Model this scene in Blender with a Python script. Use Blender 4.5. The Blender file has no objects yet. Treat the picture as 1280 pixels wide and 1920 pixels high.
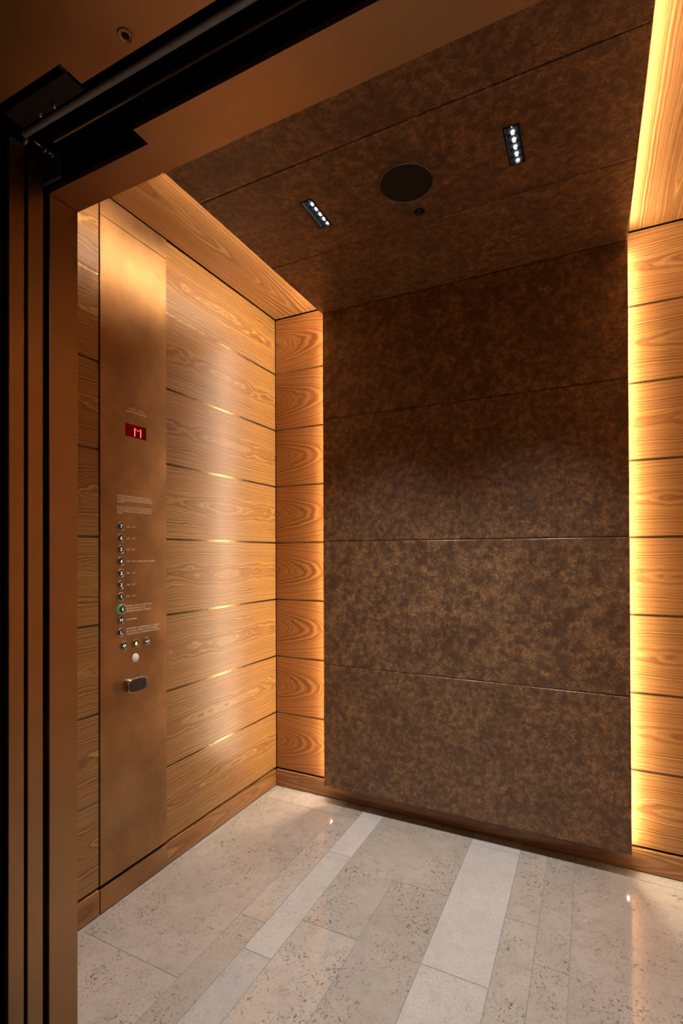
import bpy, bmesh, math, random
from mathutils import Vector, Matrix, noise

# ------------------------------------------------------------------ camera
S = bpy.context.scene
C = S.collection
random.seed(4)
yaw, pitch, roll = math.radians(26.2764), math.radians(0.3677), math.radians(-0.1940)
r0 = Vector((math.cos(yaw), math.sin(yaw), 0)); f0 = Vector((-math.sin(yaw), math.cos(yaw), 0)); u0 = Vector((0, 0, 1))
fw = f0 * math.cos(pitch) + u0 * math.sin(pitch); up1 = u0 * math.cos(pitch) - f0 * math.sin(pitch)
rt = r0 * math.cos(roll) + up1 * math.sin(roll); upv = up1 * math.cos(roll) - r0 * math.sin(roll)
cd = bpy.data.cameras.new('camera'); cam = bpy.data.objects.new('camera', cd); C.objects.link(cam)
cam.matrix_world = Matrix(((rt.x, upv.x, -fw.x, 0), (rt.y, upv.y, -fw.y, 0), (rt.z, upv.z, -fw.z, 1.2), (0, 0, 0, 1)))
cd.sensor_fit = 'VERTICAL'; cd.sensor_height = 36; cd.sensor_width = 24
cd.lens = 944.7728 / 1920 * 36; cd.shift_y = 73.1855 / 1920; cd.clip_start = 0.02
S.camera = cam

# ------------------------------------------------------------------ light
W = bpy.data.worlds.new('world'); S.world = W; W.use_nodes = True
W.node_tree.nodes['Background'].inputs[0].default_value = (0.30, 0.21, 0.14, 1)
W.node_tree.nodes['Background'].inputs[1].default_value = 0.035
LED_BACK = 52.0      # warm strips beside the leather back wall
LED_TOP = 47.0       # warm strips beside the leather ceiling
LED_COL = (1.0, 0.78, 0.54)
SPOT_W = 7.7
SPOT_COL = (1.0, 0.96, 0.92)
HALL_W = 3.2
S.view_settings.view_transform = 'Standard'; S.view_settings.look = 'None'
S.view_settings.exposure = 1.2; S.view_settings.gamma = 1.0; S.view_settings.use_curve_mapping = False
# the lift lobby's own ceiling light, behind the camera
hl = bpy.data.lights.new('lobby_light', 'AREA'); hl.shape = 'RECTANGLE'; hl.size = 1.2; hl.size_y = 0.5
hl.energy = HALL_W; hl.color = (1.0, 0.80, 0.62)
ho = bpy.data.objects.new('lobby_light', hl); ho.location = (0.5, -1.3, 2.5); C.objects.link(ho)

# ------------------------------------------------------------------ dimensions
XW = -1.4729; XR = 0.4541; YB = 2.2075; YF = 0.8374; YO = 0.7635
XL, XRR, YL = -1.1486, 0.1298, 2.1272
ZC, ZS, ZLB, ZK = 2.357, 2.4301, 0.0938, 0.0835
GZ = [2.1422, 1.8481, 1.5537, 1.2610, 0.9663, 0.6703, 0.3781]
GW = 0.0088
XJ = -1.1475; XJR = 0.165; ZL = 2.0598
PY0, PY1 = 1.1555, 1.4510

# ------------------------------------------------------------------ helpers
def link(o, parent=None):
    C.objects.link(o)
    if parent: o.parent = parent
    return o
def tag(o, label=None, cat=None, group=None, kind=None):
    if label: o['label'] = label
    if cat: o['category'] = cat
    if group: o['group'] = group
    if kind: o['kind'] = kind
    return o
def empty(name, loc, label, cat, group=None, kind=None):
    o = bpy.data.objects.new(name, None); o.location = loc; o.empty_display_size = 0.02
    return tag(link(o), label, cat, group, kind)
def obj(name, bm, mats, parent=None, smooth=False, origin=None):
    """links a bmesh made in world coordinates as one object"""
    me = bpy.data.meshes.new(name)
    if parent is not None and origin is None: origin = world_loc(parent)
    if origin is not None: bmesh.ops.translate(bm, verts=bm.verts, vec=-Vector(origin))
    bm.normal_update(); bm.to_mesh(me); bm.free()
    for m in (mats if isinstance(mats, (list, tuple)) else [mats]): me.materials.append(m)
    if smooth:
        for p in me.polygons: p.use_smooth = True
    o = bpy.data.objects.new(name, me)
    if origin is not None:
        o.location = Vector(origin) - (world_loc(parent) if parent else Vector())
    return link(o, parent)
def world_loc(o):
    v = Vector(o.location)
    while o.parent: o = o.parent; v += o.location
    return v
def box(bm, lo, hi, bev=0.0, seg=2, mi=0):
    vs = [bm.verts.new((x, y, z)) for x in (lo[0], hi[0]) for y in (lo[1], hi[1]) for z in (lo[2], hi[2])]
    fs = [bm.faces.new([vs[i] for i in q]) for q in ((0,1,3,2),(4,6,7,5),(0,4,5,1),(2,3,7,6),(0,2,6,4),(1,5,7,3))]
    if bev:
        es = list({e for f in fs for e in f.edges})
        r = bmesh.ops.bevel(bm, geom=es, offset=bev, segments=seg, affect='EDGES', profile=0.5)
        fs = list(set(r['faces']) | {f for f in fs if f.is_valid})
        fs = [f for f in {f for v in {v for f in fs for v in f.verts} for f in v.link_faces}]
    for f in fs: f.material_index = mi
    return fs
def frame_of(axis):
    a = Vector(axis).normalized()
    b = Vector((0, 0, 1)) if abs(a.z) < 0.9 else Vector((0, 1, 0))
    e1 = b.cross(a).normalized(); return a, e1, a.cross(e1)
def lathe(bm, c, axis, prof, n=32, mi=0, closed=True):
    """prof: list of (radius, height along axis)"""
    a, e1, e2 = frame_of(axis); c = Vector(c); rings = []
    for r, h in prof:
        if r < 1e-7: rings.append([bm.verts.new(c + a * h)])
        else: rings.append([bm.verts.new(c + a * h + (e1 * math.cos(t) + e2 * math.sin(t)) * r) for t in [2 * math.pi * k / n for k in range(n)]])
    for A, B in zip(rings, rings[1:]):
        for k in range(n):
            q = []
            for R, kk in ((A, k), (A, (k + 1) % n), (B, (k + 1) % n), (B, k)):
                v = R[0] if len(R) == 1 else R[kk]
                if v not in q: q.append(v)
            if len(q) > 2:
                f = bm.faces.new(q); f.material_index = mi; f.smooth = True
def rod(bm, p, q, r, n=12):
    p = Vector(p); q = Vector(q); L = (q - p).length
    lathe(bm, p, q - p, [(0, 0), (r, 0), (r, L), (0, L)], n)
def prism(bm, pts, lo, hi, mi=0):
    """polygon in xy, extruded in z"""
    a = [bm.verts.new((x, y, lo)) for x, y in pts]; b = [bm.verts.new((x, y, hi)) for x, y in pts]
    fs = [bm.faces.new(a[::-1]), bm.faces.new(b)]
    for i in range(len(pts)):
        j = (i + 1) % len(pts); fs.append(bm.faces.new((a[i], a[j], b[j], b[i])))
    bmesh.ops.recalc_face_normals(bm, faces=fs)
    for f in fs: f.material_index = mi

# ------------------------------------------------------------------ node materials
def mat(name):
    m = bpy.data.materials.new(name); m.use_nodes = True
    nt = m.node_tree; b = nt.nodes['Principled BSDF']
    return m, nt, b
def N(nt, t, **kw):
    n = nt.nodes.new(t)
    for k, v in kw.items():
        if k in n.inputs: n.inputs[k].default_value = v
        else: setattr(n, k, v)
    return n
def M(nt, op, a, b=None, c=None):
    n = nt.nodes.new('ShaderNodeMath'); n.operation = op
    for i, x in enumerate((a, b, c)):
        if x is None: continue
        if hasattr(x, 'links'): nt.links.new(x, n.inputs[i])
        else: n.inputs[i].default_value = x
    return n.outputs[0]
def ramp(nt, fac, stops, interp='LINEAR'):
    n = nt.nodes.new('ShaderNodeValToRGB'); n.color_ramp.interpolation = interp
    e = n.color_ramp.elements
    while len(e) < len(stops): e.new(0.5)
    for k, (p, col) in enumerate(stops):
        e[k].position = p
        e[k].color = (col, col, col, 1) if isinstance(col, (int, float)) else (*col, 1)
    nt.links.new(fac, n.inputs[0]); return n.outputs[0]
def mix(nt, fac, a, b, blend='MIX'):
    n = nt.nodes.new('ShaderNodeMix'); n.data_type = 'RGBA'; n.blend_type = blend
    for i, x in ((0, fac), (6, a), (7, b)):
        if hasattr(x, 'links'): nt.links.new(x, n.inputs[i])
        elif isinstance(x, (int, float)): n.inputs[i].default_value = x
        else: n.inputs[i].default_value = (*x, 1)
    return n.outputs[2]
def noise_tex(nt, vec, scale, detail=2, rough=0.5, dist=0.0, dims='3D', w=None):
    n = nt.nodes.new('ShaderNodeTexNoise'); n.noise_dimensions = dims
    n.inputs['Scale'].default_value = scale; n.inputs['Detail'].default_value = detail
    n.inputs['Roughness'].default_value = rough; n.inputs['Distortion'].default_value = dist
    if vec is not None and dims != '1D': nt.links.new(vec, n.inputs['Vector'])
    if w is not None: nt.links.new(w, n.inputs['W'])
    return n.outputs['Fac']
def comb(nt, x, y, z):
    n = nt.nodes.new('ShaderNodeCombineXYZ')
    for i, v in enumerate((x, y, z)):
        if hasattr(v, 'links'): nt.links.new(v, n.inputs[i])
        else: n.inputs[i].default_value = v
    return n.outputs[0]
def bump(nt, b, h, strength, dist=0.001):
    n = nt.nodes.new('ShaderNodeBump'); n.inputs['Strength'].default_value = strength; n.inputs['Distance'].default_value = dist
    nt.links.new(h, n.inputs['Height']); nt.links.new(n.outputs[0], b.inputs['Normal'])

def wood(name, k, wild, freq=150.0, cut=1.0, tint=(1, 1, 1)):
    m, nt, b = mat(name)
    uv = N(nt, 'ShaderNodeUVMap'); uv.uv_map = 'grain'
    at = N(nt, 'ShaderNodeAttribute'); at.attribute_name = 'slice'
    sp = N(nt, 'ShaderNodeSeparateXYZ'); nt.links.new(uv.outputs[0], sp.inputs[0])
    u, v, w = sp.outputs[0], sp.outputs[1], at.outputs['Fac']
    wq = M(nt, 'MULTIPLY', w, 0.45)
    n1 = noise_tex(nt, comb(nt, M(nt, 'MULTIPLY', u, 3.0), M(nt, 'MULTIPLY', v, 8.0), wq), 1.0, 3, 0.55)
    n2 = noise_tex(nt, comb(nt, M(nt, 'MULTIPLY', u, 9.0), M(nt, 'MULTIPLY', v, 30.0), wq), 1.0, 2, 0.5)
    ku = M(nt, 'MULTIPLY', u, k)
    vs = M(nt, 'MULTIPLY', v, cut)
    q = M(nt, 'SQRT', M(nt, 'ADD', M(nt, 'ADD', M(nt, 'MULTIPLY', vs, vs), M(nt, 'MULTIPLY', ku, ku)), 0.00002))
    av = M(nt, 'ABSOLUTE', v)
    q = M(nt, 'ADD', q, M(nt, 'MULTIPLY', M(nt, 'MULTIPLY', vs, vs), 3.0))
    env = M(nt, 'MAXIMUM', M(nt, 'SUBTRACT', 1.0, M(nt, 'MULTIPLY', av, 5.5)), 0.15)
    F = M(nt, 'ADD', q, M(nt, 'MULTIPLY', M(nt, 'MULTIPLY', M(nt, 'SUBTRACT', n1, 0.5), env), wild))
    F = M(nt, 'ADD', F, M(nt, 'MULTIPLY', M(nt, 'SUBTRACT', n2, 0.5), wild * 0.16))
    g1 = noise_tex(nt, None, 1.0, 1, 0.5, dims='1D', w=M(nt, 'MULTIPLY', F, freq))
    g2 = noise_tex(nt, None, 1.0, 2, 0.6, dims='1D', w=M(nt, 'ADD', M(nt, 'MULTIPLY', F, freq * 1.9), 7.3))
    fib = noise_tex(nt, comb(nt, M(nt, 'MULTIPLY', u, 16.0), M(nt, 'MULTIPLY', v, 620.0), w), 1.0, 2, 0.7)
    brd = noise_tex(nt, comb(nt, M(nt, 'MULTIPLY', u, 2.0), M(nt, 'MULTIPLY', v, 14.0), w), 1.0, 2, 0.5)
    t = lambda c: tuple(a * s for a, s in zip(c, tint))
    base = ramp(nt, g1, [(0.26, t((0.200, 0.074, 0.022))), (0.40, t((0.31, 0.134, 0.040))), (0.54, t((0.405, 0.205, 0.067))), (0.70, t((0.57, 0.345, 0.122)))])
    dark = ramp(nt, g2, [(0.30, 1.0), (0.40, 0.0)])
    col = mix(nt, M(nt, 'MULTIPLY', dark, 0.60), base, t((0.16, 0.052, 0.022)))
    col = mix(nt, ramp(nt, brd, [(0.35, 0.0), (0.7, 0.40)]), col, t((0.46, 0.19, 0.075)))
    col = mix(nt, 0.45, col, ramp(nt, fib, [(0.3, 0.35), (0.65, 1.0)]), 'MULTIPLY')
    nt.links.new(col, b.inputs['Base Color'])
    nt.links.new(ramp(nt, fib, [(0.3, 0.42), (0.7, 0.30)]), b.inputs['Roughness'])
    b.inputs['IOR'].default_value = 1.5
    b.inputs['Specular IOR Level'].default_value = 0.6
    bump(nt, b, fib, 0.12, 0.0006)
    return m

def leather(name):
    m, nt, b = mat(name)
    at = N(nt, 'ShaderNodeAttribute'); at.attribute_name = 'slice'
    tc = N(nt, 'ShaderNodeTexCoord')
    ad = N(nt, 'ShaderNodeVectorMath', operation='ADD'); nt.links.new(tc.outputs['Object'], ad.inputs[0])
    nt.links.new(comb(nt, at.outputs['Fac'], M(nt, 'MULTIPLY', at.outputs['Fac'], 1.7), 0.0), ad.inputs[1])
    p = ad.outputs[0]
    def ridges(scale, width, dist, off):
        a2 = N(nt, 'ShaderNodeVectorMath', operation='ADD'); a2.inputs[1].default_value = off; nt.links.new(p, a2.inputs[0])
        n = noise_tex(nt, a2.outputs[0], scale, 1, 0.5, dist)
        d = M(nt, 'ABSOLUTE', M(nt, 'SUBTRACT', n, 0.5))
        return ramp(nt, d, [(0.0, 1.0), (width, 0.0)])
    patch = noise_tex(nt, p, 9.0, 3, 0.6); patch2 = noise_tex(nt, p, 36.0, 3, 0.65)
    pm = ramp(nt, patch, [(0.32, 0.42), (0.62, 1.0)]); pm2 = ramp(nt, patch2, [(0.38, 0.12), (0.60, 1.0)])
    s = M(nt, 'MULTIPLY', ridges(13.0, 0.0065, 0.4, (3, 1, 2)), 0.8)
    s = M(nt, 'MAXIMUM', s, M(nt, 'MULTIPLY', ridges(24.0, 0.011, 0.6, (7, 5, 1)), 0.9))
    s = M(nt, 'MAXIMUM', s, M(nt, 'MULTIPLY', ridges(35.0, 0.014, 0.8, (5, 7, 9)), 0.8))
    s = M(nt, 'MAXIMUM', s, M(nt, 'MULTIPLY', ridges(52.0, 0.022, 1.2, (1, 9, 4)), 0.9))
    s = M(nt, 'MAXIMUM', s, M(nt, 'MULTIPLY', ridges(63.0, 0.028, 2.2, (2, 4, 3)), 0.8))
    s = M(nt, 'MAXIMUM', s, M(nt, 'MULTIPLY', ridges(95.0, 0.040, 2.0, (4, 2, 8)), 0.6))
    sp = N(nt, 'ShaderNodeSeparateXYZ'); nt.links.new(p, sp.inputs[0])
    ax_ = sp.outputs[0]; bx_ = M(nt, 'ADD', sp.outputs[1], sp.outputs[2])
    for ang, o_ in ((0.5, 3.0), (1.25, 11.0), (2.05, 23.0), (2.75, 41.0)):
        c_, s_ = math.cos(ang), math.sin(ang)
        a1 = M(nt, 'ADD', M(nt, 'MULTIPLY', ax_, c_), M(nt, 'MULTIPLY', bx_, s_))
        a2 = M(nt, 'SUBTRACT', M(nt, 'MULTIPLY', bx_, c_), M(nt, 'MULTIPLY', ax_, s_))
        st = noise_tex(nt, comb(nt, M(nt, 'MULTIPLY', a1, 26.0), M(nt, 'MULTIPLY', a2, 330.0), o_), 1.0, 1, 0.5, 0.25)
        s = M(nt, 'MAXIMUM', s, M(nt, 'MULTIPLY', ramp(nt, st, [(0.62, 0.0), (0.74, 1.0)]), 0.85))
    s = M(nt, 'MULTIPLY', s, M(nt, 'MULTIPLY', pm, pm2))
    cloud = ramp(nt, patch2, [(0.42, 0.0), (0.78, 0.13)])
    base = mix(nt, ramp(nt, patch, [(0.35, 0.0), (0.65, 1.0)]), (0.094, 0.050, 0.031), (0.120, 0.064, 0.036))
    col = mix(nt, cloud, base, (0.19, 0.095, 0.034))
    col = mix(nt, M(nt, 'MULTIPLY', s, 0.90), col, (0.64, 0.35, 0.13))
    nt.links.new(col, b.inputs['Base Color'])
    ed = N(nt, 'ShaderNodeAttribute'); ed.attribute_name = 'edge'
    rr = ramp(nt, patch2, [(0.3, 0.42), (0.7, 0.55)])
    nt.links.new(mix(nt, ed.outputs['Fac'], rr, (0.20, 0.20, 0.20)), b.inputs['Roughness'])
    b.inputs['Specular IOR Level'].default_value = 0.6
    fine = noise_tex(nt, p, 420.0, 3, 0.6)
    bump(nt, b, M(nt, 'ADD', fine, M(nt, 'MULTIPLY', s, 0.5)), 0.25, 0.0007)
    return m

def metal(name, col, rough, var=0.25, blot=8.0, spec_tint=None, grain=True):
    m, nt, b = mat(name)
    tc = N(nt, 'ShaderNodeTexCoord'); p = tc.outputs['Object']
    a = noise_tex(nt, p, blot, 4, 0.6); g = noise_tex(nt, p, 900.0, 2, 0.6)
    lo = tuple(c * (1 - var) for c in col); hi = tuple(min(1, c * (1 + var)) for c in col)
    c1 = ramp(nt, a, [(0.32, lo), (0.68, hi)])
    if grain: c1 = mix(nt, 0.25, c1, ramp(nt, g, [(0.3, 0.55), (0.7, 1.0)]), 'MULTIPLY')
    nt.links.new(c1, b.inputs['Base Color']); b.inputs['Metallic'].default_value = 1.0
    nt.links.new(ramp(nt, a, [(0.3, rough * 0.9), (0.7, rough * 1.12)]), b.inputs['Roughness'])
    if grain: bump(nt, b, g, 0.10, 0.0004)
    return m
def plain(name, col, rough=0.5, metallic=0.0, emit=None, es=0.0):
    m, nt, b = mat(name)
    tc = N(nt, 'ShaderNodeTexCoord'); a = noise_tex(nt, tc.outputs['Object'], 60.0, 2)
    nt.links.new(mix(nt, a, tuple(c * 0.9 for c in col), tuple(min(1, c * 1.08) for c in col)), b.inputs['Base Color'])
    b.inputs['Roughness'].default_value = rough; b.inputs['Metallic'].default_value = metallic
    if emit: b.inputs['Emission Color'].default_value = (*emit, 1); b.inputs['Emission Strength'].default_value = es
    return m
def led_mat(name, col, strength, axis):
    m, nt, b = mat(name)
    tc = N(nt, 'ShaderNodeTexCoord'); sp = N(nt, 'ShaderNodeSeparateXYZ'); nt.links.new(tc.outputs['Object'], sp.inputs[0])
    wv = M(nt, 'SINE', M(nt, 'MULTIPLY', sp.outputs[axis], 2 * math.pi / 0.022))
    st = M(nt, 'MULTIPLY', M(nt, 'ADD', M(nt, 'MULTIPLY', wv, 0.75), 1.0), strength)
    b.inputs['Base Color'].default_value = (0.8, 0.75, 0.6, 1)
    b.inputs['Emission Color'].default_value = (*col, 1); nt.links.new(st, b.inputs['Emission Strength'])
    return m

def stone(name, cA, cB, fleck, rough, bumpy):
    m, nt, b = mat(name)
    at = N(nt, 'ShaderNodeAttribute'); at.attribute_name = 'slice'
    tc = N(nt, 'ShaderNodeTexCoord')
    ad = N(nt, 'ShaderNodeVectorMath', operation='ADD'); nt.links.new(tc.outputs['Object'], ad.inputs[0])
    nt.links.new(comb(nt, M(nt, 'MULTIPLY', at.outputs['Fac'], 3.7), at.outputs['Fac'], 0.0), ad.inputs[1]); p = ad.outputs[0]
    big = noise_tex(nt, p, 4.0, 4, 0.6); mid = noise_tex(nt, p, 22.0, 4, 0.65); fine = noise_tex(nt, p, 420.0, 2, 0.7)
    col = mix(nt, ramp(nt, big, [(0.35, 0.0), (0.65, 1.0)]), cA, cB)
    col = mix(nt, ramp(nt, mid, [(0.45, 0.0), (0.75, 0.5)]), col, tuple(c * 0.78 for c in cA))
    col = mix(nt, ramp(nt, fine, [(0.36, 0.75 if bumpy else 0.16), (0.54, 0.0)]), col, tuple(c * 0.45 for c in cA))
    # slab to slab tone
    tone = noise_tex(nt, None, 1.0, 0, dims='1D', w=M(nt, 'MULTIPLY', at.outputs['Fac'], 13.1))
    col = mix(nt, 1.0, col, ramp(nt, tone, [(0.35, 0.86), (0.65, 1.0)]), 'MULTIPLY')
    # fossils: short curved dark flecks gathered in patches
    wv = N(nt, 'ShaderNodeTexNoise'); wv.inputs['Scale'].default_value = 30; wv.inputs['Detail'].default_value = 1
    nt.links.new(p, wv.inputs['Vector'])
    sc = N(nt, 'ShaderNodeVectorMath', operation='SCALE'); sc.inputs['Scale'].default_value = 0.030; nt.links.new(wv.outputs['Color'], sc.inputs[0])
    pp = N(nt, 'ShaderNodeVectorMath', operation='ADD'); nt.links.new(p, pp.inputs[0]); nt.links.new(sc.outputs[0], pp.inputs[1])
    def rid(scale, width, off):
        a2 = N(nt, 'ShaderNodeVectorMath', operation='ADD'); a2.inputs[1].default_value = off; nt.links.new(pp.outputs[0], a2.inputs[0])
        n = noise_tex(nt, a2.outputs[0], scale, 0, 0.5, 0.6)
        return ramp(nt, M(nt, 'ABSOLUTE', M(nt, 'SUBTRACT', n, 0.52)), [(0.0, 1.0), (width * 0.5, 1.0), (width, 0.0)])
    seg = ramp(nt, noise_tex(nt, p, 100.0, 2, 0.5), [(0.50, 0.0), (0.56, 1.0)])
    seg2 = ramp(nt, noise_tex(nt, pp.outputs[0], 62.0, 2, 0.5), [(0.53, 0.0), (0.60, 1.0)])
    ptc = ramp(nt, noise_tex(nt, p, 5.5, 3, 0.6), [(0.42, 0.12), (0.60, 1.0)])
    fl = M(nt, 'MULTIPLY', rid(72.0, 0.050, (3, 3, 3)), seg)
    fl = M(nt, 'MAXIMUM', fl, M(nt, 'MULTIPLY', rid(38.0, 0.030, (8, 1, 3)), seg2))
    fl = M(nt, 'MULTIPLY', M(nt, 'MULTIPLY', fl, ptc), fleck)
    grit = ramp(nt, noise_tex(nt, p, 120.0, 4, 0.75), [(0.36, 0.55), (0.50, 0.0)])
    col = mix(nt, M(nt, 'MULTIPLY', grit, 0.55), col, (0.30, 0.25, 0.19))
    col = mix(nt, M(nt, 'MULTIPLY', fl, 0.9), col, (0.15, 0.11, 0.075))
    pit = N(nt, 'ShaderNodeTexVoronoi', feature='F1'); pit.inputs['Scale'].default_value = 42.0; nt.links.new(p, pit.inputs['Vector'])
    pc = N(nt, 'ShaderNodeSeparateColor'); nt.links.new(pit.outputs['Color'], pc.inputs[0])
    small = M(nt, 'MULTIPLY', ramp(nt, pit.outputs['Distance'], [(0.05, 1.0), (0.10, 0.0)]), M(nt, 'GREATER_THAN', pc.outputs[0], 0.86))
    col = mix(nt, M(nt, 'MULTIPLY', small, fleck), col, (0.15, 0.11, 0.08))
    # pale shell rings
    v2 = N(nt, 'ShaderNodeTexVoronoi', feature='F1'); v2.inputs['Scale'].default_value = 9.0; nt.links.new(pp.outputs[0], v2.inputs['Vector'])
    vc = N(nt, 'ShaderNodeSeparateColor'); nt.links.new(v2.outputs['Color'], vc.inputs[0])
    ring = ramp(nt, v2.outputs['Distance'], [(0.055, 0.0), (0.07, 1.0), (0.085, 1.0), (0.10, 0.0)])
    ring = M(nt, 'MULTIPLY', ring, M(nt, 'GREATER_THAN', vc.outputs[0], 0.80))
    col = mix(nt, M(nt, 'MULTIPLY', ring, 0.55 * fleck), col, (0.62, 0.57, 0.50))
    nt.links.new(col, b.inputs['Base Color'])
    b.inputs['Roughness'].default_value = rough
    if bumpy: bump(nt, b, fine, 0.5, 0.0015)
    return m

M_WL = wood('walnut_left_wall', 0.075, 0.115, 140, 1.0, (0.97, 1.0, 0.84))
M_WB = wood('walnut_back_wall', 0.24, 0.055, 130, 1.0, (0.92, 0.76, 0.62))
M_WR = wood('walnut_back_right', 0.08, 0.06, 140, 1.0, (0.98, 0.92, 0.82))
M_WS = wood('walnut_soffit', 0.040, 0.022, 190, 0.70)
M_WK = wood('walnut_skirting', 0.05, 0.030, 120, 1.0, (0.92, 0.88, 0.80))
M_LEA = leather('distressed_leather')
M_BRASS = plain('brass_inlay', (0.24, 0.160, 0.085), 0.24, 0.85)
M_COP = metal('antique_bronze_plate', (0.46, 0.265, 0.125), 0.41, 0.22, 6.0)
M_BRZ = metal('bronze_door_metal', (0.44, 0.260, 0.130), 0.42, 0.10, 5.0)
M_BLACK = plain('black_void', (0.006, 0.006, 0.007), 0.8)
M_DARK = plain('dark_backing', (0.02, 0.015, 0.012), 0.7)
M_GAP = plain('shadow_gap', (0.012, 0.008, 0.006), 0.7)
M_STEEL = metal('dull_steel', (0.30, 0.29, 0.27), 0.38, 0.1)
M_CHROME = metal('chrome', (0.75, 0.72, 0.68), 0.16, 0.05)
M_PRINT = plain('cream_print', (0.92, 0.80, 0.66), 0.6)
M_CAP = plain('black_button_cap', (0.020, 0.016, 0.014), 0.30)
M_SYM = plain('cream_symbol', (0.86, 0.74, 0.58), 0.5, 0, (1.0, 0.85, 0.62), 0.25)  # faint glow added to the cream colour, the symbols are no lamps
M_YEL = plain('yellow_symbol', (0.86, 0.72, 0.20), 0.5, 0, (1.0, 0.85, 0.30), 0.35)  # yellow bell colour plus a faint added glow
M_BEZ = metal('gunmetal_bezel', (0.36, 0.31, 0.27), 0.33, 0.1)
M_GREEN = plain('lit_green_ring', (0.05, 0.20, 0.08), 0.22, 0, (0.04, 0.42, 0.12), 0.17)
M_WHITE = plain('white_button', (0.92, 0.90, 0.88), 0.35)
M_DISP = plain('red_display_glass', (0.05, 0.002, 0.002), 0.12, 0, (0.30, 0.0, 0.004), 0.10)
M_DOT = plain('red_led_dots', (0.9, 0.1, 0.1), 0.4, 0, (1.0, 0.07, 0.06), 3.2)
M_SPK = plain('black_speaker_cloth', (0.010, 0.008, 0.007), 0.75)
M_LEDW = plain('white_led', (0.9, 0.9, 0.9), 0.4, 0, (0.90, 0.95, 1.0), 14.0)
M_LOUV = plain('black_louvre', (0.012, 0.012, 0.013), 0.22)
M_LEDV = led_mat('warm_led_tape_vertical', LED_COL, LED_BACK, 2)
M_LEDH = led_mat('warm_led_tape_ceiling', LED_COL, LED_TOP, 1)
M_ST1 = stone('polished_limestone', (0.480, 0.440, 0.385), (0.565, 0.525, 0.465), 1.0, 0.10, False)
M_ST2 = stone('bush_hammered_limestone', (0.60, 0.585, 0.56), (0.69, 0.675, 0.65), 0.12, 0.75, True)
M_ST3 = stone('honed_pale_limestone', (0.58, 0.56, 0.52), (0.66, 0.64, 0.60), 0.4, 0.60, True)
M_GROUT = plain('grey_grout', (0.29, 0.31, 0.34), 0.8)

# ------------------------------------------------------------------ setting: wooden walls
def wood_box(bm, lo, hi, ua, va, uo, w, bev=0.0006):
    vc = (lo[va] + hi[va]) / 2
    fs = box(bm, lo, hi, bev, 1)
    ul = bm.loops.layers.uv.get('grain') or bm.loops.layers.uv.new('grain')
    wl = bm.faces.layers.float.get('slice') or bm.faces.layers.float.new('slice')
    for f in fs:
        f[wl] = w
        for l in f.loops: l[ul].uv = (l.vert.co[ua] - uo, l.vert.co[va] - vc)
def layered():
    bm = bmesh.new(); bm.loops.layers.uv.new('grain'); bm.faces.layers.float.new('slice'); return bm
rows = []
zs = [ZK + 0.0105] + [z for g in reversed(GZ) for z in (g - GW / 2, g + GW / 2)] + [ZS - 0.006]
for i in range(0, len(zs), 2): rows.append((zs[i], zs[i + 1]))

def side_wall(name, x, sgn, spans, label):
    """sgn +1: room is at +x"""
    bm = layered(); face = x - 0.002 * sgn; back = x - 0.016 * sgn
    for i, (z0, z1) in enumerate(rows):
        for (y0, y1) in spans:
            wood_box(bm, (min(face, back), y0, z0), (max(face, back), y1, z1), 1, 2, 1.82, i * 0.8 + (5 if y0 < 1.1 else 0))
    wall = tag(obj(name, bm, M_WL), label, 'wall', kind='structure')
    b2 = bmesh.new(); bx = sorted((x - 0.014 * sgn, x - 0.05 * sgn)); box(b2, (bx[0], YO, -0.02), (bx[1], YB + 0.06, 2.47))
    tag(obj('backing', b2, M_GAP, wall), 'black shadow gap behind the wooden boards')
    for g in GZ:
        b3 = bmesh.new(); bx = sorted((x - 0.0032 * sgn, x - 0.013 * sgn))
        for (y0, y1) in spans: box(b3, (bx[0], y0, g - GW / 2 - 0.001), (bx[1], y1, g + GW / 2 + 0.001))
        tag(obj('brass_inlay', b3, M_BRASS, wall), 'thin brass strip in the groove between boards')
    return wall
side_wall('wall_left', XW, 1, [(YF + 0.002, PY0 - 0.003), (PY1 + 0.001, YB + 0.0020)], 'left elevator wall of horizontal walnut boards with thin brass grooves')
side_wall('wall_right', XR, -1, [(YF + 0.002, YB + 0.0020)], 'right elevator wall of horizontal walnut boards, mostly out of view')

bm = layered(); face = YB + 0.004
for i, (z0, z1) in enumerate(rows):
    wood_box(bm, (XW + 0.001, face, z0), (-0.9, face + 0.014, z1), 0, 2, -1.72, i * 0.4 + 0.3)
wall = tag(obj('wall_back', bm, M_WB), 'back elevator wall of walnut boards beside and behind the leather panels', 'wall', kind='structure')
bm = layered()
for i, (z0, z1) in enumerate(rows):
    wood_box(bm, (-0.2, face, z0), (XR - 0.001, face + 0.014, z1), 0, 2, 0.62, i + 20.3)
obj('board', bm, M_WR, wall)
bm = layered()
for i, (z0, z1) in enumerate(rows):
    wood_box(bm, (-0.899, face, z0), (-0.201, face + 0.014, z1), 0, 2, 0.62, i + 9.3)
obj('board', bm, M_WR, wall)
bm = bmesh.new(); box(bm, (XW - 0.04, YB + 0.015, -0.02), (XR + 0.04, YB + 0.06, 2.47))
obj('backing', bm, M_GAP, wall)
for g in GZ:
    bm = bmesh.new(); box(bm, (XW - 0.001, YB + 0.0052, g - GW / 2 - 0.001), (XR, YB + 0.0151, g + GW / 2 + 0.001))
    tag(obj('brass_inlay', bm, M_BRASS, wall), 'thin brass strip in the groove between boards')

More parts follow.
